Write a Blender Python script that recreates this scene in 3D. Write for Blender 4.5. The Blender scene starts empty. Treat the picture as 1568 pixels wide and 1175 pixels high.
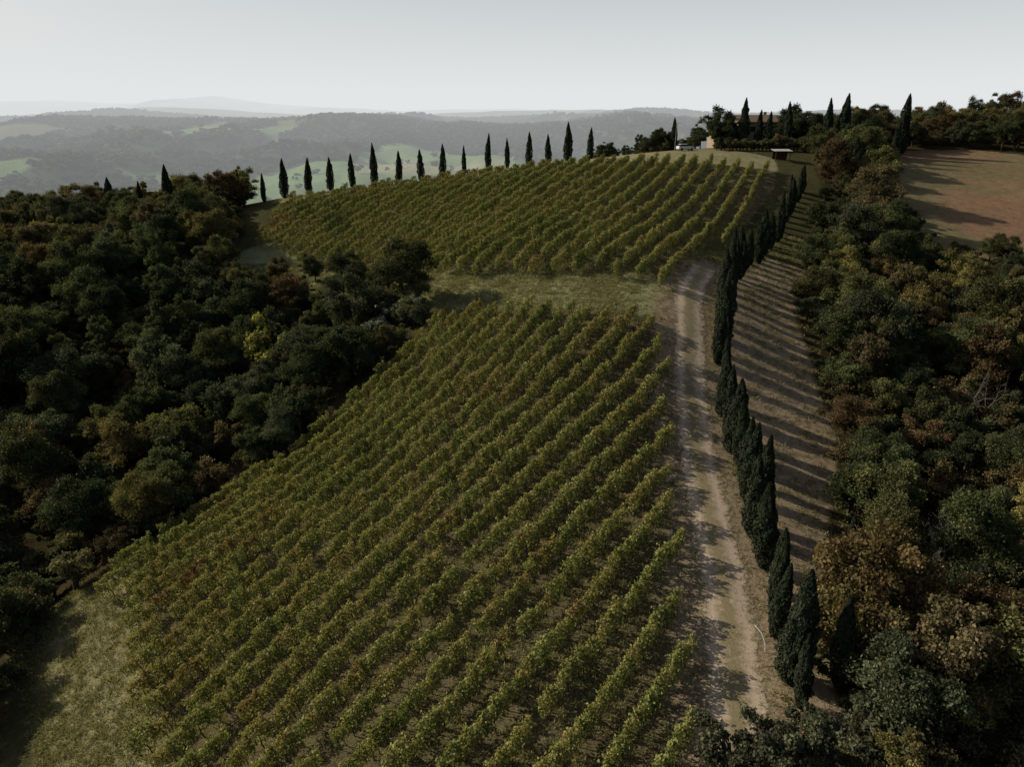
import bpy, bmesh, math, random
import numpy as np
from mathutils import Vector, Matrix
random.seed(7); rng=np.random.default_rng(7)
sc=bpy.context.scene
ZC=32.0
# ------------------------------------------------------------------ terrain heights (metres, surveyed spots)
ctrl=np.array([(10.3,33.4,0),(11.8,28.3,0),(.4,28.8,-.5),(-22.8,33.8,-6),(-36,46,-8),(-35,54.6,-6),(-8.2,91.8,8),(17,81,10),
(-45,127,9),(-13.9,103,10),(19.9,86,11.5),(54,150,20.8),(-51,165,15.7),(-30.6,172,17.6),(-40,169.5,17.3),(-11.6,180,19.8),(-5.9,182,20.5),(20,192,22.7),
(64,200,25.5),(44,195,25),(1.7,120,15.2),(-28.5,138,12.8),(20,115,15.4),
(-100,150,8),(-75,100,1),(-60,75,-6),(-48,60,-11),(-28,75,-4),(-45,95,-1),(-25,105,3.5),(-130,60,-12),(-200,150,3),(-200,40,-20),(-70,30,-14),
(19,70.5,5),(35.5,88,7.2),(30,60,-.2),(16.5,49.5,1.8),(36,43.7,-3),(55,105,7),(60,70,0),(100,60,0),(52,124,12.5),(100,100,7),
(99,190,25),(104,150,17.5),(82,130,12.6),(75,142,16),(75,200,26),(175,260,28),(120,230,28),(200,150,22),(200,60,5),(170,200,27),
(0,235,10),(-60,220,2),(60,260,14),(-150,240,0),(0,300,-12),(100,320,5),(-100,320,-15),(220,330,18),
(0,-40,-4),(-80,-40,-18),(80,-40,-12),(0,10,-1),(200,-20,-8)],float)
def tps_fit(c,lam=.012):
    X=c[:,:2]/50; n=len(c)
    r=np.linalg.norm(X[:,None]-X[None],axis=2); K=np.where(r>0,r*r*np.log(r+1e-12),0)+lam*np.eye(n)
    Pm=np.c_[np.ones(n),X]; A=np.zeros((n+3,n+3)); A[:n,:n]=K;A[:n,n:]=Pm;A[n:,:n]=Pm.T
    return np.linalg.solve(A,np.r_[c[:,2],0,0,0])
W=tps_fit(ctrl)
def tps(x,y):
    x=x/50;y=y/50; o=W[-3]+W[-2]*x+W[-1]*y
    for i,(cx,cy,_) in enumerate(ctrl):
        r2=(x-cx/50)**2+(y-cy/50)**2; o=o+W[i]*.5*r2*np.log(r2+1e-12)
    return o
def hsh(i,j,s):
    n=(i*374761393+j*668265263+s*1442695041)&0xffffffff
    n=((n^(n>>13))*1274126177)&0xffffffff
    return ((n^(n>>16))&0xffff)/65535.0
def vnoise(x,y,s=0):
    xi=np.floor(x).astype(np.int64); yi=np.floor(y).astype(np.int64); fx=x-xi; fy=y-yi
    fx=fx*fx*(3-2*fx); fy=fy*fy*(3-2*fy)
    a=hsh(xi,yi,s);b=hsh(xi+1,yi,s);c=hsh(xi,yi+1,s);d=hsh(xi+1,yi+1,s)
    return (a*(1-fx)+b*fx)*(1-fy)+(c*(1-fx)+d*fx)*fy
def fbm(x,y,s=0,o=4):
    v=0;a=.5
    for k in range(o): v=v+a*vnoise(x*2**k,y*2**k,s+k); a*=.5
    return v
def sm(t): t=np.clip(t,0,1); return t*t*(3-2*t)
RID=[(1300,520,[-876,-809,-764,-686,-541,-429,-312,-206,-139,-27,85,208,308,465,876],[20,31,39,36,26,29,42,37,29,24,27,41,31,24,22],24,260,11),
(1900,380,[-1300,-1000,-700,-400,-100,200,330,420,520,900,1300],[30,50,38,46,34,46,56,54,42,50,56],26,350,23),
(2900,800,[-1950,-1500,-1330,-1180,-1000,-860,-560,-230,-60,165,340,540,690,1290,1540,1950],[50,44,88,76,58,56,40,58,68,72,74,60,54,60,66,76],40,500,31),
(5800,1500,[-3906,-3408,-2960,-2511,-2162,-1814,-817,0,600,1076,3906],[165,175,140,165,200,150,95,120,90,105,120],60,900,51)]
def height(x,y):
    x=np.asarray(x,float);y=np.asarray(y,float)
    r=np.hypot(x,y); w=sm((r-270)/150)
    zn=tps(np.clip(x,-400,400),np.clip(y,-400,420))
    zf=-45+20*fbm(x/300,y/300,3)
    for Y,Wd,hx,hz,amp,scl,seed in RID:
        h=np.interp(x,hx,hz)+amp*(fbm(x/scl,y/scl,seed)-.5)
        yy=y+ .3*Wd*(fbm(x/900,y/900,seed+5)-.5)
        p=np.exp(-((yy-Y)/Wd)**2)
        z=-45+(h+45)*p+ amp*3.8*(fbm(x/(scl*.6),y/(scl*.6),seed+9)-.5)*sm((1-p)*3)
        zf=np.maximum(zf,z)
    return zn*(1-w)+zf*w
def hgt(x,y): return float(height(np.array([x]),np.array([y]))[0])
def inpoly(x,y,poly):
    x=np.asarray(x,float);y=np.asarray(y,float);c=np.zeros(x.shape,bool); n=len(poly)
    for i in range(n):
        x1,y1=poly[i];x2,y2=poly[i-1]
        if y1==y2: continue
        t=((y1>y)!=(y2>y))&(x<(x2-x1)*(y-y1)/(y2-y1)+x1); c^=t
    return c
def dline(x,y,pl):
    d=np.full(np.shape(x),1e9)
    for (x1,y1),(x2,y2) in zip(pl[:-1],pl[1:]):
        dx,dy=x2-x1,y2-y1; t=np.clip(((x-x1)*dx+(y-y1)*dy)/(dx*dx+dy*dy),0,1)
        d=np.minimum(d,np.hypot(x-x1-t*dx,y-y1-t*dy))
    return d
# ------------------------------------------------------------------ site plan (metres)
LOWER=[(-36.0,53.6),(-8.8,91),(17.0,80.0),(16.7,72.5),(15.5,65.1),(13.4,52.3),(11.8,42.0),(10.3,33.5),(8.6,24),(7,12),(-12,12),(-22.2,33.5),(-27.4,42.5),(-30.7,48.3)]
UPPER=[(-47.1,132.5),(-40.2,127.5),(-13.9,105.0),(1.4,96),(19.0,89.5),(24.9,98),(32.1,110.9),(53.0,147.5),(54.8,155),(37.6,161),(18.9,166),(4,166),(-10,166),(-26.8,163.8),(-47.7,156)]
ROAD=[(27.5,101),(24.9,95.0),(21.9,86.6),(20.6,79.1),(19.4,73.5),(18.4,66.3),(17.0,57.7),(15.9,49.4),(15.3,43.5),(14.5,38.6),(13.5,34.2),(12.1,28.3),(10,18),(8,4)]
MID=[(-45,127),(-28.9,117.5),(-12.5,99.5),(5.3,90.5),(21,86)]
LTRK=[(-36.1,51.7),(-33.9,46.6),(-30.1,40.7),(-25.9,33.9),(-20,25),(-12,5)]
LFOR=[(-33,33),(-38.5,41.8),(-42,47.5),(-41,52.5),(-38,56.6),(-11.5,91.5),(-11.5,95.5),(-17,100),(-23.4,107.5),(-32.8,110),(-43.6,119.5),(-52,127),(-53,140),(-58,158),(-62,172),(-75,182),(-200,210),(-200,-10),(-40,-10),(-28,20)]
CYP=[(57,145),(50.7,133),(46.9,126),(40.3,113),(35.2,105.4),(30.8,98),(25.9,87),(24.6,82.5),(23.8,79),(23.3,76),(23,73.2),(22.4,69.4),(22,66),(21.4,61.7),(20.9,57.9),(20.4,53.9),(19.8,49.2),(18.9,44.6),(18,39.8),(17.3,35.7),(16.8,32.2)]
STRIPR=[(18.9,30),(20.5,38),(24,47),(27,53),(33,63),(34.5,75),(38,93),(43,103),(48,111)]
STRIP=CYP[3:]+STRIPR
RFOR=STRIPR+[(52,122),(58,134),(62,146),(66,162),(90,188),(96,200),(80,225),(100,290),(300,290),(300,-10),(18,-10)]
BROWN=[(71,137),(74,122),(84,118),(101,126),(128,138),(145,165),(116,190),(92,190),(82,166)]
# ------------------------------------------------------------------ helpers
def link(o,parent=None):
    sc.collection.objects.link(o)
    if parent: o.parent=parent
    return o
def fastmesh(name,V,F,smooth=False):
    V=np.asarray(V,np.float32);F=np.asarray(F,np.int32);me=bpy.data.meshes.new(name);k=F.shape[1]
    me.vertices.add(len(V));me.vertices.foreach_set('co',V.ravel())
    me.loops.add(F.size);me.loops.foreach_set('vertex_index',F.ravel())
    me.polygons.add(len(F));me.polygons.foreach_set('loop_start',np.arange(0,F.size,k,dtype=np.int32))
    try: me.polygons.foreach_set('loop_total',np.full(len(F),k,np.int32))
    except Exception: pass
    if smooth: me.polygons.foreach_set('use_smooth',np.ones(len(F),bool))
    me.update(calc_edges=True);me.validate();return me
def fattr(me,name,vals,domain='FACE'):
    a=me.attributes.new(name,'FLOAT',domain);a.data.foreach_set('value',np.asarray(vals,np.float32))
class M:
    def __init__(s,name):
        s.m=bpy.data.materials.new(name);s.m.use_nodes=True;s.nt=s.m.node_tree;s.b=s.nt.nodes['Principled BSDF'];s.o=s.nt.nodes['Material Output']
    def n(s,t,**k):
        x=s.nt.nodes.new(t)
        for a,v in k.items(): setattr(x,a,v)
        return x
    def l(s,a,b): s.nt.links.new(a,b)
    def math(s,op,a,b=None):
        x=s.n('ShaderNodeMath',operation=op)
        for i,v in enumerate((a,b)):
            if v is None: continue
            if isinstance(v,(int,float)): x.inputs[i].default_value=v
            else: s.l(v,x.inputs[i])
        return x.outputs[0]
    def noise(s,scale,detail=4,vec=None,rough=.6):
        x=s.n('ShaderNodeTexNoise');x.inputs['Scale'].default_value=scale;x.inputs['Detail'].default_value=detail;x.inputs['Roughness'].default_value=rough
        if vec: s.l(vec,x.inputs['Vector'])
        return x.outputs['Fac']
    def ramp(s,f,stops):
        x=s.n('ShaderNodeValToRGB');e=x.color_ramp.elements
        while len(e)<len(stops): e.new(.5)
        for i,(p,c) in enumerate(stops): e[i].position=p;e[i].color=(*c,1)
        s.l(f,x.inputs[0]);return x.outputs[0]
    def mix(s,f,a,b,mode='MIX'):
        x=s.n('ShaderNodeMix',data_type='RGBA',blend_type=mode)
        for i,v in ((0,f),(6,a),(7,b)):
            if isinstance(v,(int,float)): x.inputs[i].default_value=v
            elif isinstance(v,tuple): x.inputs[i].default_value=(*v,1)
            else: s.l(v,x.inputs[i])
        return x.outputs[2]
    def bump(s,h,st,d):
        x=s.n('ShaderNodeBump');x.inputs['Strength'].default_value=st;x.inputs['Distance'].default_value=d;s.l(h,x.inputs['Height']);s.l(x.outputs[0],s.b.inputs['Normal'])
def matte(b,r=.95):
    b.inputs['Roughness'].default_value=r;b.inputs['Specular IOR Level'].default_value=.15
def simple(name,c1,c2,scale=3,r=.9,bs=.3,bd=.02):
    k=M(name);tc=k.n('ShaderNodeTexCoord').outputs['Object'];f=k.noise(scale,5,tc);k.l(k.ramp(f,[(.3,c1),(.7,c2)]),k.b.inputs['Base Color']);matte(k.b,r);k.bump(f,bs,bd);return k.m
def leafmat(name,mode,tint=None):
    k=M(name);oi=k.n('ShaderNodeObjectInfo');lv=k.n('ShaderNodeAttribute',attribute_name='lv').outputs['Fac']
    pos=k.n('ShaderNodeNewGeometry').outputs['Position']
    if mode=='vine':
        big=k.noise(.07,3,pos);t=k.math('ADD',k.math('MULTIPLY',lv,.40),k.math('ADD',k.math('MULTIPLY',big,.70),k.math('MULTIPLY',oi.outputs['Random'],.24)))
        col=k.ramp(t,[(.36,(.062,.082,.024)),(.56,(.135,.152,.042)),(.76,(.265,.26,.085)),(.92,(.22,.155,.055)),(1,(.13,.065,.03))])
        tw=.30
    elif mode=='cyp':
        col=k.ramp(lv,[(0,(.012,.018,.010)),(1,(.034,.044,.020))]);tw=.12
    elif mode=='grass':
        col=k.ramp(k.math('ADD',k.math('MULTIPLY',lv,.5),k.math('MULTIPLY',k.noise(.15,3,pos),.7)),[(.3,(.13,.13,.052)),(.6,(.21,.20,.09)),(.85,(.29,.245,.13))]);tw=.3
    else:
        if tint:
            oc=k.ramp(oi.outputs['Random'],[(0,tuple(v*.7 for v in tint)),(1,tuple(v*1.3 for v in tint))])
        else: oc=oi.outputs['Color']
        v=k.math('ADD',k.math('MULTIPLY',lv,1.2),.4);col=k.mix(1.0,oc,v,'MULTIPLY')
        hs=k.n('ShaderNodeHueSaturation');k.l(k.math('ADD',k.math('MULTIPLY',k.noise(.9,2,pos),.10),.455),hs.inputs['Hue']);k.l(col,hs.inputs['Color']);hs.inputs['Saturation'].default_value=.92;col=hs.outputs[0];tw=.3
    k.l(col,k.b.inputs['Base Color']);matte(k.b,.75);k.b.inputs['Specular IOR Level'].default_value=.2
    tr=k.n('ShaderNodeBsdfTranslucent');tc=k.mix(1.0,col,(1.2,1.25,.7),'MULTIPLY');k.l(tc,tr.inputs[0])
    ms=k.n('ShaderNodeMixShader');ms.inputs[0].default_value=tw;k.l(k.b.outputs[0],ms.inputs[1]);k.l(tr.outputs[0],ms.inputs[2]);k.l(ms.outputs[0],k.o.inputs['Surface']);return k.m
MV=leafmat('vine_leaves','vine');MC=leafmat('cypress_foliage','cyp');MG=leafmat('grass_blades','grass');MT=leafmat('tree_foliage','tree')
MB=simple('bark',(.035,.028,.02),(.09,.075,.055),6);MBP=simple('pale_bark',(.12,.10,.085),(.24,.21,.18),6)
MCORE=simple('cypress_light_block',(.006,.008,.004),(.012,.015,.008),2)  # near-black core added inside the cypress foliage to block light
def rnd_unit(n):
    v=rng.normal(size=(n,3));return v/np.linalg.norm(v,axis=1)[:,None]
def leaves(c,out,size,bias=.6,asp=.62):
    n=len(c);nr=out*bias+rnd_unit(n)*(1-bias*.4);nr/=np.linalg.norm(nr,axis=1)[:,None]+1e-9
    t=np.cross(nr,rnd_unit(n));t/=np.linalg.norm(t,axis=1)[:,None]+1e-9;b=np.cross(nr,t)
    s=(size*rng.uniform(.6,1.3,n))[:,None]
    V=np.stack([c+t*s,c+b*s*asp,c-t*s,c-b*s*asp],1).reshape(-1,3);F=np.arange(4*n).reshape(n,4);return V,F
def tube(pts,rad,k=7):
    pts=np.array(pts,float);V=[];F=[]
    for i,p in enumerate(pts):
        d=pts[min(i+1,len(pts)-1)]-pts[max(i-1,0)];d/=np.linalg.norm(d)+1e-9
        a=np.cross(d,[.31,.9,.12]);a/=np.linalg.norm(a);b=np.cross(d,a)
        for j in range(k):
            t=2*math.pi*j/k;V.append(p+rad[i]*(a*math.cos(t)+b*math.sin(t)))
    for i in range(len(pts)-1):
        for j in range(k): F.append([i*k+j,i*k+(j+1)%k,(i+1)*k+(j+1)%k,(i+1)*k+j])
    return np.array(V),np.array(F)
def combine(name,parts,mats):
    Vs=[];Fs=[];mi=[];lv=[];o=0
    for V,F,m,l in parts:
        Vs.append(V);Fs.append(F+o);o+=len(V);mi+= [m]*len(F);lv.append(np.full(len(F),.5) if l is None else l)
    me=fastmesh(name,np.concatenate(Vs),np.concatenate(Fs))
    for m in mats: me.materials.append(m)
    me.polygons.foreach_set('material_index',np.array(mi,np.int32));fattr(me,'lv',np.concatenate(lv));return me
def tree_mesh(name,h=7.5,R=3.0,ncl=26,nl=380,ls=.15,low=.16,mt=None,spread=1.0):
    parts=[];cz=h*.56;rz=h*.42;lean=rng.normal(0,.12,2)
    V,F=tube([(0,0,-.6),(.05,0,h*.2),(.12,.08,h*.42),(.1,.1,h*.7)],[.22,.17,.12,.05]);parts.append((V,F,0,None))
    for i in range(ncl):
        d=rnd_unit(1)[0];d[2]=d[2]*.9+.12;r=rng.uniform(.4,1.08)
        c=np.array([d[0]*R*r,d[1]*R*r,cz+d[2]*rz*r]);c[2]=max(c[2],h*low);c[:2]+=lean*c[2]
        cr=rng.uniform(.15,.42)*R*(1.15-.4*r)*spread
        if i<9:
            s=np.array([.08,.05,h*rng.uniform(.2,.5)]);V,F=tube([s,(s+c)/2+[0,0,.25],c],[.09,.05,.02],5);parts.append((V,F,0,None))
        n=int(nl*rng.uniform(.7,1.3)*min(1.3,(cr/(R*.26))**1.5+.25));u=rnd_unit(n);u[:,2]=np.where(u[:,2]<-.3,-u[:,2],u[:,2])
        rr=cr*(1.2-.75*rng.random(n)**1.2)*(1+.35*np.sin(u[:,0]*7+i)*np.sin(u[:,1]*8+i*2))
        st=rng.uniform(.7,1.25,3);P=c+u*rr[:,None]*st
        V,F=leaves(P,u,ls,.45);base=rng.uniform(.1,.8);parts.append((V,F,1,np.clip(base+rng.normal(0,.25,n),0,1)))
    return combine(name,parts,[MB,mt or MT])
TREES=[tree_mesh('tree_crown',h=rng.uniform(6.3,9.2),R=rng.uniform(2.3,3.4),ncl=int(rng.integers(34,48)),nl=460,ls=.105) for i in range(10)]
SHRUBS=[tree_mesh('shrub_crown',h=2.2,R=1.3,ncl=14,nl=300,ls=.075,low=.1) for i in range(4)]
STINT=[(.075,.082,.030),(.10,.09,.034),(.058,.066,.026),(.12,.085,.034)]
SHGN=[tree_mesh('shrub_crown',h=2.2,R=1.3,ncl=14,nl=260,ls=.08,low=.1,mt=leafmat('shrub_foliage','t',c)) for c in STINT]
FT=[(.070,.098,.040),(.095,.115,.046),(.058,.080,.036),(.11,.108,.048)]
FAR=[tree_mesh('distant_crown',h=8,R=4,ncl=10,nl=42,ls=.75,spread=1.2,mt=leafmat('distant_foliage','t',c)) for c in FT]
def cyp_mesh(seed,h=8,R=.85,n=7500):
    t=rng.random(n)**.85*.985+.012;a=rng.uniform(0,2*math.pi,n)
    prof=lambda t:R*np.sin(np.pi*np.clip(t,0,1)**.62)**.75
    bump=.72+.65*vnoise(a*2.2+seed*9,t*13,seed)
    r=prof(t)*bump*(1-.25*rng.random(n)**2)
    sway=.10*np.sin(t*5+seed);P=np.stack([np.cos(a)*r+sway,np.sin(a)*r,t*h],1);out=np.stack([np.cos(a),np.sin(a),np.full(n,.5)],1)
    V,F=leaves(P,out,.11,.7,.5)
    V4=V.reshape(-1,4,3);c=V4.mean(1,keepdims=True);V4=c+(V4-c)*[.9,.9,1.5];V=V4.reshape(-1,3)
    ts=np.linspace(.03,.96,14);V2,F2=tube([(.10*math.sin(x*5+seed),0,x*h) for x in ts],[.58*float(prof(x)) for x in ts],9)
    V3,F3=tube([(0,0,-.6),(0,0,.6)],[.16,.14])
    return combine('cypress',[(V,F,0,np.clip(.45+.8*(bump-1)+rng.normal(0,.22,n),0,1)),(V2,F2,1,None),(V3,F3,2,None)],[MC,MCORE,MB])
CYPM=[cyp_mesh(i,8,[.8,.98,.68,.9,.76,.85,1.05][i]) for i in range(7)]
def place(mesh,name,x,y,s=1,sz=None,col=None,dz=-.1,rz=None,tilt=0):
    o=bpy.data.objects.new(name,mesh);link(o);o.location=(x,y,hgt(x,y)+dz);o.scale=(s,s,sz or s)
    o.rotation_euler=(random.uniform(-tilt,tilt),random.uniform(-tilt,tilt),random.uniform(0,6.28) if rz is None else rz)
    if col is not None:o.color=(*col,1)
    return o
# ------------------------------------------------------------------ GN scatter
def scatter(name,P,rot,scl,idx,protos,pname):
    me=bpy.data.meshes.new(name);me.vertices.add(len(P));me.vertices.foreach_set('co',np.asarray(P,np.float32).ravel())
    a=me.attributes.new('rot','FLOAT_VECTOR','POINT');a.data.foreach_set('vector',np.asarray(rot,np.float32).ravel())
    a=me.attributes.new('scl','FLOAT','POINT');a.data.foreach_set('value',np.asarray(scl,np.float32))
    a=me.attributes.new('idx','INT','POINT');a.data.foreach_set('value',np.asarray(idx,np.int32))
    ob=bpy.data.objects.new(name,me);link(ob)
    col=bpy.data.collections.new(pname)
    for m in protos: col.objects.link(bpy.data.objects.new(pname,m))
    g=bpy.data.node_groups.new(name,'GeometryNodeTree');g.interface.new_socket('Geometry',in_out='INPUT',socket_type='NodeSocketGeometry');g.interface.new_socket('Geometry',in_out='OUTPUT',socket_type='NodeSocketGeometry')
    N=g.nodes.new;L=g.links.new;gi=N('NodeGroupInput');go=N('NodeGroupOutput');ip=N('GeometryNodeInstanceOnPoints');ci=N('GeometryNodeCollectionInfo')
    ci.inputs['Collection'].default_value=col;ci.inputs['Separate Children'].default_value=True;ci.inputs['Reset Children'].default_value=True
    def na(t,n):
        x=N('GeometryNodeInputNamedAttribute');x.data_type=t;x.inputs['Name'].default_value=n;return x.outputs['Attribute']
    er=N('FunctionNodeEulerToRotation');L(na('FLOAT_VECTOR','rot'),er.inputs[0])
    L(gi.outputs[0],ip.inputs['Points']);L(ci.outputs[0],ip.inputs['Instance']);ip.inputs['Pick Instance'].default_value=True
    L(na('INT','idx'),ip.inputs['Instance Index']);L(er.outputs[0],ip.inputs['Rotation']);L(na('FLOAT','scl'),ip.inputs['Scale']);L(ip.outputs[0],go.inputs[0])
    md=ob.modifiers.new('scatter','NODES');md.node_group=g;return ob
# ------------------------------------------------------------------ terrain
def axis(a,b,st,g,lim0,lim1):
    l=list(np.arange(a,b,st)); s=st;p=l[-1]
    while p<lim1: s*=g;p+=s;l.append(p)
    s=st;p=l[0];q=[]
    while p>lim0: s*=g;p-=s;q.append(p)
    return np.array(q[::-1]+l)
xs=axis(-60,110,.7,1.03,-11000,11000); ys=axis(20,195,.7,1.03,-200,11000)
X,Y=np.meshgrid(xs,ys);Z=height(X,Y);r0=np.hypot(X,Y)
nearm=sm((230-r0)/60)
Z=Z+nearm*.12*(fbm(X/2.5,Y/2.5,77,3)-.5)
ny,nx=X.shape;i=np.arange(nx*ny).reshape(ny,nx);F=np.stack([i[:-1,:-1],i[:-1,1:],i[1:,1:],i[1:,:-1]],-1).reshape(-1,4)
me=fastmesh('terrain',np.stack([X,Y,Z],-1).reshape(-1,3),F,True)
colr=np.zeros(X.shape+(3,));colr[:]=(.06,.058,.026)
def setc(m,c,w=1):
    m=np.asarray(m,float)[...,None]*w;colr[:]=colr*(1-m)+np.array(c)*m
def landuse(X,Y):
    wx=X+60*(fbm(X/150,Y/150,90)-.5);wy=Y+60*(fbm(X/150,Y/150,95)-.5)
    cell=hsh(np.floor(wx/170).astype(np.int64),np.floor(wy/130).astype(np.int64),5);patch=fbm(X/260,Y/260,66)
    near=np.hypot(X,Y)<900
    return cell,((cell>.52)&(patch>.42))|(near&(cell>.28)&(patch>.34))
cell,isfield=landuse(X,Y)
farm=r0>260
setc(farm,(.055,.075,.034));setc(farm&isfield,(.15,.22,.09));setc(farm&isfield&(cell>.76),(.25,.25,.13));setc(farm&isfield&(cell>.92),(.15,.13,.08))
setc(inpoly(X,Y,LFOR)|inpoly(X,Y,RFOR),(.045,.036,.018))
setc(inpoly(X,Y,LOWER),(.105,.088,.048));setc(inpoly(X,Y,UPPER),(.115,.10,.052))
gn=fbm(X/6,Y/6,31)
setc(inpoly(X,Y,STRIP),(.29,.22,.145));bf=fbm(X/25,Y/12,71)[...,None];bm_=inpoly(X,Y,BROWN)[...,None];colr=np.where(bm_,np.array((.22,.14,.085))*(1-sm((bf-.45)*6))+np.array((.17,.14,.075))*sm((bf-.45)*6),colr)
setc(sm((5.2+1.2*gn-dline(X,Y,MID))/1.5),(.20,.20,.10))
setc(sm((4.2-dline(X,Y,LTRK))/1.2),(.21,.19,.10));setc(sm((3.8+1.6*gn-dline(X,Y,ROAD))/1.2),(.26,.20,.13))
crest=inpoly(X,Y,[(-50,158),(-26,166),(4,168),(38,163),(56,156),(60,170),(40,205),(10,200),(-20,184),(-55,172)]);setc(crest,(.22,.20,.11))
ca=me.color_attributes.new('ground','FLOAT_COLOR','POINT');ca.data.foreach_set('color',np.concatenate([colr.reshape(-1,3),np.ones((nx*ny,1))],1).astype(np.float32).ravel())
k=M('ground_soil_grass');pos=k.n('ShaderNodeNewGeometry').outputs['Position'];at=k.n('ShaderNodeAttribute',attribute_name='ground').outputs['Color']
n1=k.noise(.6,6,pos,.7);n2=k.noise(5,6,pos,.8);n3=k.noise(.03,5,pos,.7)
f=k.math('MULTIPLY',k.math('ADD',k.math('MULTIPLY',n1,1.5),.25),k.math('MULTIPLY',k.math('ADD',k.math('MULTIPLY',k.math('SUBTRACT',n2,.5),2.6),1.0),k.math('ADD',n3,.5)))
c=k.mix(1.0,at,f,'MULTIPLY');c=k.mix(k.ramp(n1,[(.5,(0,0,0)),(.7,(.25,.25,.25))]),c,(.07,.08,.03))
k.l(c,k.b.inputs['Base Color']);matte(k.b,1);k.b.inputs['Specular IOR Level'].default_value=0;k.bump(k.math('ADD',n1,k.math('MULTIPLY',n2,.7)),.8,.25);me.materials.append(k.m)
terr=bpy.data.objects.new('terrain',me);link(terr)
# ------------------------------------------------------------------ roads
def resamp(pl,st):
    pl=np.array(pl,float);d=np.r_[0,np.cumsum(np.linalg.norm(np.diff(pl,axis=0),axis=1))];n=int(d[-1]/st);s=np.linspace(0,d[-1],n)
    p=np.stack([np.interp(s,d,pl[:,0]),np.interp(s,d,pl[:,1])],1)
    ker=np.ones(9)/9;q=p.copy()
    for a in (0,1): q[4:-4,a]=np.convolve(p[:,a],ker,'valid')
    return q,s
def nearm_f(P): return .12*(fbm(P[...,0]/2.5,P[...,1]/2.5,77,3)-.5)
def strip(name,pl,w,mat,off=.06,st=.5,nw=15):
    p,s=resamp(pl,st);t=np.gradient(p,axis=0);t/=np.linalg.norm(t,axis=1)[:,None];nn=np.stack([t[:,1],-t[:,0]],1)
    u=np.linspace(-1,1,nw);P=p[:,None]+nn[:,None]*(u[None,:,None]*w);z=height(P[...,0],P[...,1])+nearm_f(P)+off-.10*np.abs(u)[None]**4
    z+=-.05*np.exp(-((np.abs(u)[None]-.42)/.12)**2)
    V=np.concatenate([P,z[...,None]],-1).reshape(-1,3);i=np.arange(len(p)*nw).reshape(len(p),nw);F=np.stack([i[:-1,:-1],i[:-1,1:],i[1:,1:],i[1:,:-1]],-1).reshape(-1,4)
    me=fastmesh(name,V,F,True);fattr(me,'u',np.tile(u,len(p)),'POINT');me.materials.append(mat);return link(bpy.data.objects.new(name,me))
def roadmat(name,dirt,grass,thr):
    k=M(name);pos=k.n('ShaderNodeNewGeometry').outputs['Position'];u=k.n('ShaderNodeAttribute',attribute_name='u').outputs['Fac'];au=k.math('ABSOLUTE',u)
    wob=k.math('MULTIPLY',k.math('SUBTRACT',k.noise(.35,5,pos,.7),.5),.45);uu=k.math('ADD',au,wob)
    tr=k.math('SUBTRACT',1.0,k.math('MULTIPLY',k.math('ABSOLUTE',k.math('SUBTRACT',uu,.38)),3.2))
    tr=k.math('ADD',tr,k.math('MULTIPLY',k.math('SUBTRACT',k.noise(1.6,8,pos,.8),.5),3.4))
    f=k.ramp(tr,[(thr,(0,0,0)),(thr+.8,(1,1,1))])
    n=k.noise(7,6,pos,.85);col=k.mix(f,k.ramp(n,[(.3,grass),(.7,tuple(v*1.9 for v in grass))]),k.ramp(n,[(.3,tuple(v*.55 for v in dirt)),(.66,dirt)]))
    k.l(col,k.b.inputs['Base Color']);matte(k.b,1);k.bump(n,.8,.08)
    e=k.math('ADD',k.math('MULTIPLY',k.math('SUBTRACT',.76,au),4),k.math('MULTIPLY',k.math('SUBTRACT',k.noise(1.6,6,pos,.85),.5),7))
    e2=k.ramp(e,[(.2,(0,0,0)),(.8,(1,1,1))]);tp=k.n('ShaderNodeBsdfTransparent');ms=k.n('ShaderNodeMixShader');k.l(e2,ms.inputs[0]);k.l(tp.outputs[0],ms.inputs[1]);k.l(k.b.outputs[0],ms.inputs[2]);k.l(ms.outputs[0],k.o.inputs['Surface']);return k.m
strip('dirt_road',ROAD,2.8,roadmat('road_dirt',(.54,.43,.32),(.15,.125,.070),.15))
# ------------------------------------------------------------------ vines
def vine_mesh(i):
    n=500;x=rng.uniform(-.74,.74,n);top=1.8+.22*math.sin(i*2)+.5*vnoise(x*3+i*7,x*0,3)
    t=rng.random(n)**.62;z=.5+(top-.5)*t;wd=.29*(1-.45*np.abs(t-.6))*(.8+.5*vnoise(x*2.4+i*3,x*0,9));y=rng.normal(0,1,n)*wd*.62
    P=np.stack([x,y,z],1);out=np.stack([x*.1,np.sign(y)*.8,np.full(n,.5)],1);V,F=leaves(P,out,.085,.65,.8)
    parts=[(V,F,0,np.clip(.1+.6*rng.random(n)+.28*(t>.6),0,1))]  # upper leaves moved up the colour ramp: sunlit tops painted in
    V,F=tube([(0,0,-.3),(.04,.02,.5),(-.03,0,.95)],[.045,.035,.03],5);parts.append((V,F,1,None))
    if i%2==0:
        V,F=tube([(.45,0,-.3),(.45,0,1.85)],[.035,.035],5);parts.append((V,F,1,None))
    return combine('vine_plant',parts,[MV,MB])
VM=[vine_mesh(i) for i in range(8)]
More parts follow.
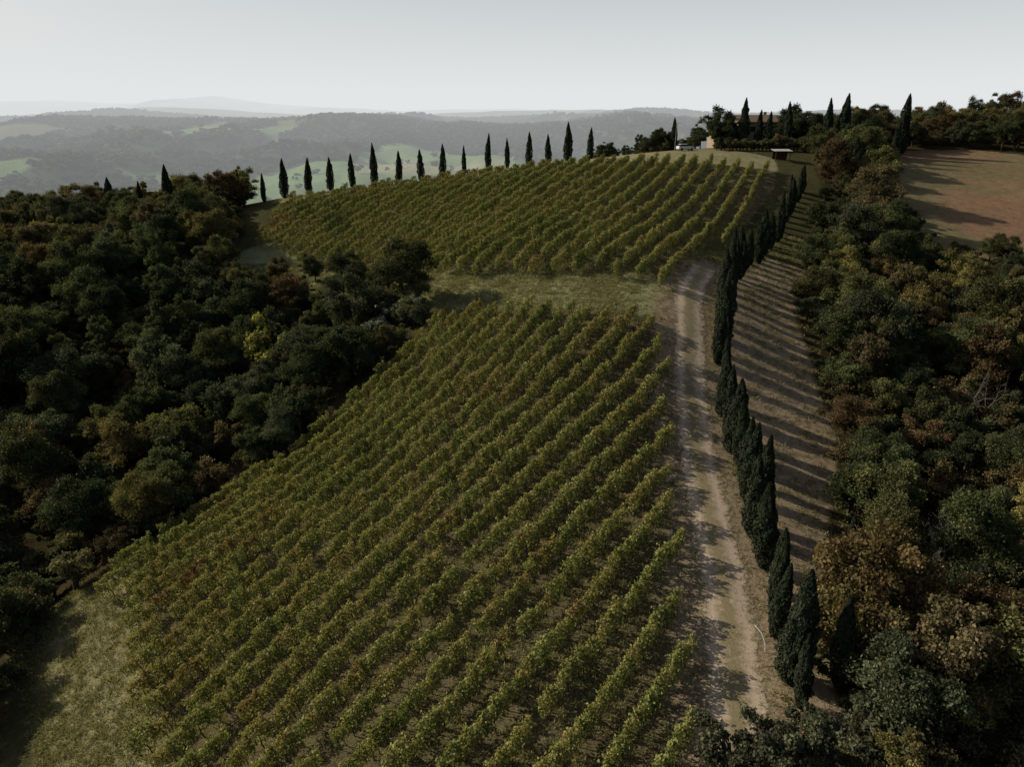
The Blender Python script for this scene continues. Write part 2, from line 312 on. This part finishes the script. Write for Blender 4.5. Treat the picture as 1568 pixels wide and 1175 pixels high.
def rows(poly,ang,sp,st,off0=0):
    d=np.array([math.sin(ang),math.cos(ang)]);n=np.array([d[1],-d[0]]);pl=np.array(poly);o=pl@n;a=pl@d;P=[]
    for q in np.arange(o.min()+.4+off0,o.max(),sp):
        s=np.arange(a.min(),a.max(),st);p=q*n+s[:,None]*d+n*(.08*np.sin(s/9+q))[:,None];m=inpoly(p[:,0]+rng.uniform(-1,1)*d[0],p[:,1]+rng.uniform(-1,1)*d[1],poly);p=p[m];P.append(p)
    P=np.concatenate(P);P=P[rng.random(len(P))>.035]
    z=height(P[:,0],P[:,1]);z2=height(P[:,0]+d[0],P[:,1]+d[1]);pitch=-np.arctan(z2-z);N=len(P)
    fl=np.where(rng.random(N)>.5,math.pi,0)
    rot=np.stack([rng.normal(0,.05,N),np.where(fl>0,-pitch,pitch),math.pi/2-ang+fl+rng.normal(0,.06,N)],1)
    return np.c_[P,z],rot,rng.uniform(.82,1.15,N)
for nm,poly,ang,sp in (('vineyard_rows',LOWER,math.radians(36.3),2.42),('vineyard_rows',UPPER,math.radians(25.5),2.85)):
    P,R_,s=rows(poly,ang,sp,1.15);scatter(nm,P,R_,s,rng.integers(0,len(VM),len(P)),VM,'vine_plant')
# ------------------------------------------------------------------ grass
def tuft():
    n=20;c=rng.normal(0,.2,(n,2));V=[];F=[]
    for j in range(n):
        h=rng.uniform(.06,.22);a=rng.uniform(0,6.28);w=.03;l=rng.normal(0,.10,2);b=np.array([c[j,0],c[j,1],-.03]);t=np.array([math.cos(a)*w,math.sin(a)*w,0])
        V+=[b-t,b+t,b+t*.4+[l[0],l[1],h],b-t*.4+[l[0],l[1],h]];F.append([4*j,4*j+1,4*j+2,4*j+3])
    return combine('grass_tuft',[(np.array(V),np.array(F),0,rng.random(n))],[MG])
GT=[tuft() for _ in range(5)]
n=170000;gx=rng.uniform(-48,50,n);gy=rng.uniform(22,125,n);dr=dline(gx,gy,ROAD)
keep=(np.abs(gx)<.8*gy+3)&(dr>1.8+1.2*rng.random(n))&~inpoly(gx,gy,LFOR)&~(inpoly(gx,gy,RFOR)&(rng.random(n)>.15))&(fbm(gx/4,gy/4,12)+.7*rng.random(n)>.62)
keep&=~(inpoly(gx,gy,LOWER)&(rng.random(n)>.5));keep&=~((dr<6)&(rng.random(n)>.3));keep&=~(inpoly(gx,gy,STRIP)&(rng.random(n)>.25))
gx,gy=gx[keep],gy[keep];N=len(gx)
scatter('grass',np.c_[gx,gy,height(gx,gy)],np.c_[np.zeros(N),np.zeros(N),rng.uniform(0,6.28,N)],rng.uniform(.5,1.4,N),rng.integers(0,5,N),GT,'grass_tuft')
# ------------------------------------------------------------------ cypresses
def pick(l): return l[random.randrange(len(l))]
p,_=resamp(CYP,2.6)
for (x,y) in p:
    s=random.uniform(.62,1.04)*(1 if y<100 else .9);place(pick(CYPM),'cypress_tree',x+random.uniform(-.45,.45),y+random.uniform(-.7,.7),s*random.uniform(.85,1.1),s,tilt=.05)
for (x,y,s) in [(24.2,39.5,.95),(19.9,34.4,.85),(21,37,.7),(24.5,44,.8),(-55.3,163,.8),(-51.2,165,1.08),(-46.1,166.5,1.0),(-41.5,168,.92),(-36.7,169.5,.97),(-31.8,171,1.22),(-26.6,173,.95),(-21.6,175.5,.92),(-16.6,177.5,.98),(-11.6,180,.85),(-5.9,182,1.1),(-1.1,184,.9),(4.25,186,1.02),(9.2,188,.9),(14.3,190,1.2),(20,192,.98),(-75,160,1.45),(-80.5,158,1.15),(-87,158,1.35),(-61,164,1.0),
 (59,192,1.5),(62,190,1.15),(68.5,187,1.4),(79.5,190,1.5),(83,189,1.65),(95,183,1.75),(64.5,189,1.1),(93,180,1.3),(88,172,1.0),(41.5,193,1.0),(90,176,1.1),(70,150,1.0),(72,156,1.1)]:
    place(pick(CYPM),'cypress_tree',x,y,s*random.uniform(.8,1.0),s,tilt=.03)
# ------------------------------------------------------------------ forests
PG=[(.052,.064,.022),(.072,.084,.027),(.092,.098,.031),(.112,.108,.034),(.070,.080,.038)]
PA=[(.14,.11,.034),(.15,.10,.034),(.12,.075,.030),(.20,.17,.045),(.11,.085,.037)]
def forest(poly,x0,x1,y0,y1,sp,aut,excl=None):
    c=0
    for gx in np.arange(x0,x1,sp):
        for gy in np.arange(y0,y1,sp):
            x=gx+random.uniform(-.48,.48)*sp;y=gy+random.uniform(-.48,.48)*sp
            if abs(x)>.80*y+10 or y<24: continue
            if not inpoly(np.array([x]),np.array([y]),poly)[0]: continue
            if excl and inpoly(np.array([x]),np.array([y]),excl)[0]: continue
            a=float(fbm(np.array([x/18.]),np.array([y/18.]),44)[0]);pr=aut(x,y)+(a-.47)*1.5
            col=pick(PA) if random.random()<pr else pick(PG);j=random.uniform(.65,1.3);s=random.uniform(.55,1.22)
            if x>68 and 100<y<136: s*=.62
            place(pick(TREES),'deciduous_tree',x,y,s,s*random.uniform(.85,1.2),tuple(v*j for v in col),dz=-.5,tilt=.1);c+=1
    return c
nL=forest(LFOR,-175,-8,26,205,4.7,lambda x,y:.06+.45*sm((-x-40)/60)*sm((y-70)/60))
nR=forest(RFOR,20,235,26,285,4.9,lambda x,y:.24,BROWN)
for _ in range(90):
    x=random.uniform(22,92);y=random.uniform(193,222)
    if 55<x<72 and 196<y<208: continue
    s=random.uniform(.4,.8);place(pick(TREES),'deciduous_tree',x,y,s,s*.8,pick(PG),dz=-.4)
for (x,y,s) in [(37,193,.85),(39,196,.9),(33,196,.6),(53,196,1.25),(55,199,1.2),(50,199,.8),(72,196,1.1),(74,198,1.25),(78,196,1.0),(87,190,1.1),(86,180,.9),(90,192,1.0),(100,190,.9),(82,184,.7),(59,195,.75),(66,194,.7),(70,194,.9),(56,194,.8)]:
    place(pick(TREES),'deciduous_tree',x,y,s,s,(.048,.058,.024),dz=-.3)
sp=[]
for _ in range(4200): sp.append((random.uniform(-110,140),random.uniform(26,180)))
for x in np.arange(50,76,.9): sp.append((x,182+random.uniform(-1,1)))
sp=np.array(sp);x,y=sp[:,0],sp[:,1]
m=(((inpoly(x,y,LFOR)|inpoly(x,y,RFOR))&~inpoly(x,y,BROWN))|((x>49)&(x<77)&(y>180)&(y<184)))&(np.abs(x)<.8*y+6)
x,y=x[m],y[m];N=len(x)
scatter('undergrowth_shrubs',np.c_[x,y,height(x,y)-.15],np.c_[np.zeros(N),np.zeros(N),rng.uniform(0,6.28,N)],rng.uniform(.7,1.7,N),rng.integers(0,4,N),SHGN,'shrub')
for (x,y,s,c) in [(11.2,27.6,1.4,(.09,.095,.05)),(13.4,28,1.5,(.09,.095,.05)),(15.4,28.6,1.4,(.08,.085,.045)),(17.3,29.5,1.5,(.08,.085,.045)),(12.5,26.5,1.3,(.09,.095,.05)),
 (-16,94.5,1.6,(.17,.19,.14)),(-18,91.5,1.7,(.17,.19,.14)),(-20.5,89.5,1.6,(.17,.19,.14)),(-14,95.5,1.2,(.17,.19,.14)),(-22,87,1.4,(.17,.19,.14)),(-33,94,3.4,(.30,.28,.05))]:
    place(pick(SHRUBS),'shrub',x,y,s,s,c)
for (x,y,s) in [(-27,112,.85),(-24,109.5,.7),(-16,102.5,.8),(-19,104,.7),(-33,118,.6)]:
    place(pick(TREES),'deciduous_tree',x,y,s,s,(.048,.058,.024),dz=-.3)
def bare(name,x,y,h):
    parts=[]
    def br(p,d,l,r,k):
        e=p+d*l;mid=(p+e)/2+np.array([random.uniform(-.1,.1)*l,random.uniform(-.1,.1)*l,0]);V,F=tube([p,mid,e],[r,r*.8,r*.55],5);parts.append((V,F,0,None))
        if k:
            for _ in range(3 if k>1 else 4):
                nd=d+rnd_unit(1)[0]*.75+np.array([0,0,.12]);nd/=np.linalg.norm(nd);br(mid if random.random()<.3 else e,nd,l*random.uniform(.6,.85),r*.5,k-1)
    br(np.array([0,0,-.3]),np.array([.05,.02,1.]),h*.33,.11,4);place(combine(name,parts,[MBP]),name,x,y)
for q in [(26,39.5,7.5),(29.5,42,7),(50,70,8),(33,46,7.5)]: bare('bare_tree',*q)
V,F=tube([(0,0,-.2),(-.05,.1,.6),(-.2,.5,1.1),(-.5,1.1,1.3)],[.035,.035,.03,.03],8);me=fastmesh('white_pole',V,F,True);me.materials.append(simple('white_paint',(.4,.38,.34),(.55,.53,.49),4));o=link(bpy.data.objects.new('white_pole',me));o.location=(16.2,36.6,hgt(16.2,36.6))
# distant woods
n=70000;x=rng.uniform(-1500,1500,n);y=rng.uniform(300,2000,n);r_=np.hypot(x,y)
_,fl_=landuse(x,y)
kp=(np.abs(x)<.78*y+20)&(r_>265)&~(fl_&(rng.random(n)>.02))&(fbm(x/40,y/40,8)>.30)
x,y=x[kp],y[kp];N=len(x)
scatter('distant_forest',np.c_[x,y,height(x,y)-1],np.c_[np.zeros(N),np.zeros(N),rng.uniform(0,6.28,N)],rng.uniform(.6,1.3,N),rng.integers(0,4,N),FAR,'distant_tree')
# ------------------------------------------------------------------ house / shed / car / pole
def box(name,parent,c,s,mat,rz=0):
    bm=bmesh.new();bmesh.ops.create_cube(bm,size=1);bmesh.ops.scale(bm,vec=s,verts=bm.verts)
    me=bpy.data.meshes.new(name);bm.to_mesh(me);bm.free();me.materials.append(mat);o=link(bpy.data.objects.new(name,me),parent);o.location=c;o.rotation_euler[2]=rz;return o
def prism(name,parent,prof,l,c,mat,axis='x'):
    n=len(prof);V=[(-l/2,a,b) for a,b in prof]+[(l/2,a,b) for a,b in prof]
    if axis=='y': V=[(v[1],-v[0],v[2]) for v in V]
    F=[tuple(range(n))[::-1],tuple(range(n,2*n))]+[(i,(i+1)%n,n+(i+1)%n,n+i) for i in range(n)]
    me=bpy.data.meshes.new(name);me.from_pydata(V,[],F);me.materials.append(mat);o=link(bpy.data.objects.new(name,me),parent);o.location=c;return o
MW=simple('plaster_wall',(.30,.23,.16),(.40,.32,.23),1.2);MR=simple('terracotta_tiles',(.13,.085,.06),(.20,.14,.105),2.5);MD=simple('dark_glass',(.01,.012,.015),(.02,.022,.025),1,.2);MS=simple('shutter_wood',(.05,.035,.02),(.08,.055,.03),5)
h=bpy.data.objects.new('farmhouse',None);link(h);h.location=(64.5,202,hgt(64.5,202)-.4);h.rotation_euler[2]=.12
box('walls',h,(0,0,3.0),(12,8,7.0),MW);prism('roof',h,[(-4.7,6.35),(4.7,6.35),(4.7,6.55),(0,8.3),(-4.7,6.55)],13.2,(0,0,.15),MR)
box('wing_walls',h,(-8.5,.8,2.0),(5,6,5),MW);prism('wing_roof',h,[(-3.6,4.4),(3.6,4.4),(3.6,4.6),(0,6.0),(-3.6,4.6)],5.4,(-8.75,.8,.12),MR)
box('chimney',h,(3,.6,8.4),(.8,.8,1.6),MW);box('door',h,(0,-4.03,1.1),(1.2,.08,2.2),MS)
for fx in (-4.4,-1.8,1.8,4.4):
    for fz in (1.7,4.9):
        box('window',h,(fx,-4.02,fz),(1.0,.07,1.3),MD)
        for sd in (-.78,.78): box('shutter',h,(fx+sd,-4.05,fz),(.5,.06,1.35),MS)
for fx in (-9.8,-7.6): box('wing_window',h,(fx,-2.23,2.6),(.9,.07,1.1),MD)
s=bpy.data.objects.new('shed',None);link(s);s.location=(60.7,168,hgt(60.7,168))
for a in (-1.6,1.6):
    for b_ in (-1.1,1.1): box('post',s,(a,b_,.9),(.12,.12,2.2),MS)
box('back_wall',s,(0,1.2,.9),(3.4,.06,1.9),MS);prism('roof',s,[(-1.5,1.85),(1.5,2.2),(1.5,2.28),(-1.5,1.93)],4,(0,0,.1),simple('metal_sheet',(.30,.28,.25),(.4,.38,.34),2))
MCar=simple('car_paint',(.6,.6,.6),(.7,.7,.7),.5,.35,0,0);MTy=simple('tyre',(.015,.015,.015),(.03,.03,.03),4)
c_=bpy.data.objects.new('parked_car',None);link(c_);c_.location=(42.6,184,hgt(42.6,184)+.05);c_.rotation_euler[2]=.25
o=prism('body',c_,[(-2.05,.35),(2.0,.35),(2.1,.75),(1.9,.95),(1.0,1.05),(-2.0,1.05),(-2.1,.8)],1.72,(0,0,0),MCar,'y')
bv=o.modifiers.new('b','BEVEL');bv.width=.08;bv.segments=3
o=prism('cabin',c_,[(-1.95,1.04),(1.05,1.04),(.3,1.5),(-1.6,1.5)],1.5,(0,0,0),MD,'y');bv=o.modifiers.new('b','BEVEL');bv.width=.06;bv.segments=2
o=prism('roof',c_,[(-1.62,1.49),(.35,1.49),(.2,1.55),(-1.5,1.55)],1.46,(0,0,0),MCar,'y')
for a in (-1.3,1.35):
    for b_ in (-.8,.8):
        V,F=tube([(a,b_-.1,.32),(a,b_+.1,.32)],[.32,.32],14);me=bpy.data.meshes.new('wheel');me.from_pydata(V.tolist(),[],F.tolist()+[list(range(14)),list(range(14,28))]);me.materials.append(MTy);link(bpy.data.objects.new('wheel',me),c_)
V,F=tube([(0,0,-.3),(0,0,6.5)],[.09,.06],8);V2,F2=tube([(0,0,6.4),(.6,0,6.6),(.9,0,6.55)],[.05,.05,.12],8)
me=fastmesh('lamp_pole',np.r_[V,V2],np.r_[F,F2+len(V)],True);me.materials.append(simple('pole_metal',(.2,.19,.16),(.3,.28,.22),3));o=link(bpy.data.objects.new('lamp_pole',me));o.location=(40.5,186,hgt(40.5,186))
# ------------------------------------------------------------------ sky, sun, haze, camera
w=bpy.data.worlds.new('World'); sc.world=w; w.use_nodes=True
nt=w.node_tree; sky=nt.nodes.new('ShaderNodeTexSky'); sky.sky_type='NISHITA'; sky.sun_disc=False
az=math.radians(-73); el=math.radians(31)
sky.sun_elevation=el; sky.sun_rotation=az;sky.dust_density=3
hs=nt.nodes.new('ShaderNodeHueSaturation');hs.inputs['Saturation'].default_value=.85;nt.links.new(sky.outputs[0],hs.inputs['Color'])
bg=nt.nodes['Background']; bg.inputs[1].default_value=.078; nt.links.new(hs.outputs[0],bg.inputs[0])
sd=bpy.data.lights.new('sun','SUN'); sd.energy=5; sd.angle=math.radians(.5); sd.color=(1,.90,.74);so=bpy.data.objects.new('sun',sd); link(so)
so.rotation_euler=Vector((math.sin(az)*math.cos(el),math.cos(az)*math.cos(el),math.sin(el))).to_track_quat('Z','Y').to_euler()
hz=box('haze',None,(0,9250,190),(26000,18000,500),MB);hz.data.materials.clear()
hm=bpy.data.materials.new('haze'); hm.use_nodes=True; nt=hm.node_tree; nt.nodes.remove(nt.nodes['Principled BSDF'])
ab=nt.nodes.new('ShaderNodeVolumeAbsorption'); em=nt.nodes.new('ShaderNodeEmission'); ad=nt.nodes.new('ShaderNodeAddShader')
sg=.00042; ab.inputs['Color'].default_value=(0,0,0,1); ab.inputs['Density'].default_value=sg
em.inputs[0].default_value=(.76,.79,.80,1); em.inputs[1].default_value=sg  # even glow of the volume stands in for light scattered by air
nt.links.new(ab.outputs[0],ad.inputs[0]); nt.links.new(em.outputs[0],ad.inputs[1]); nt.links.new(ad.outputs[0],nt.nodes['Material Output'].inputs['Volume'])
hz.data.materials.append(hm)
cd=bpy.data.cameras.new('camera'); cam=bpy.data.objects.new('camera',cd); link(cam); sc.camera=cam
cam.location=(0,0,ZC); cam.rotation_euler=(math.pi/2-math.radians(20.3),0,0); cd.sensor_width=36; cd.lens=24.98; cd.clip_end=40000
sc.view_settings.view_transform='Standard';sc.view_settings.look='None'
print('forest',nL,nR)
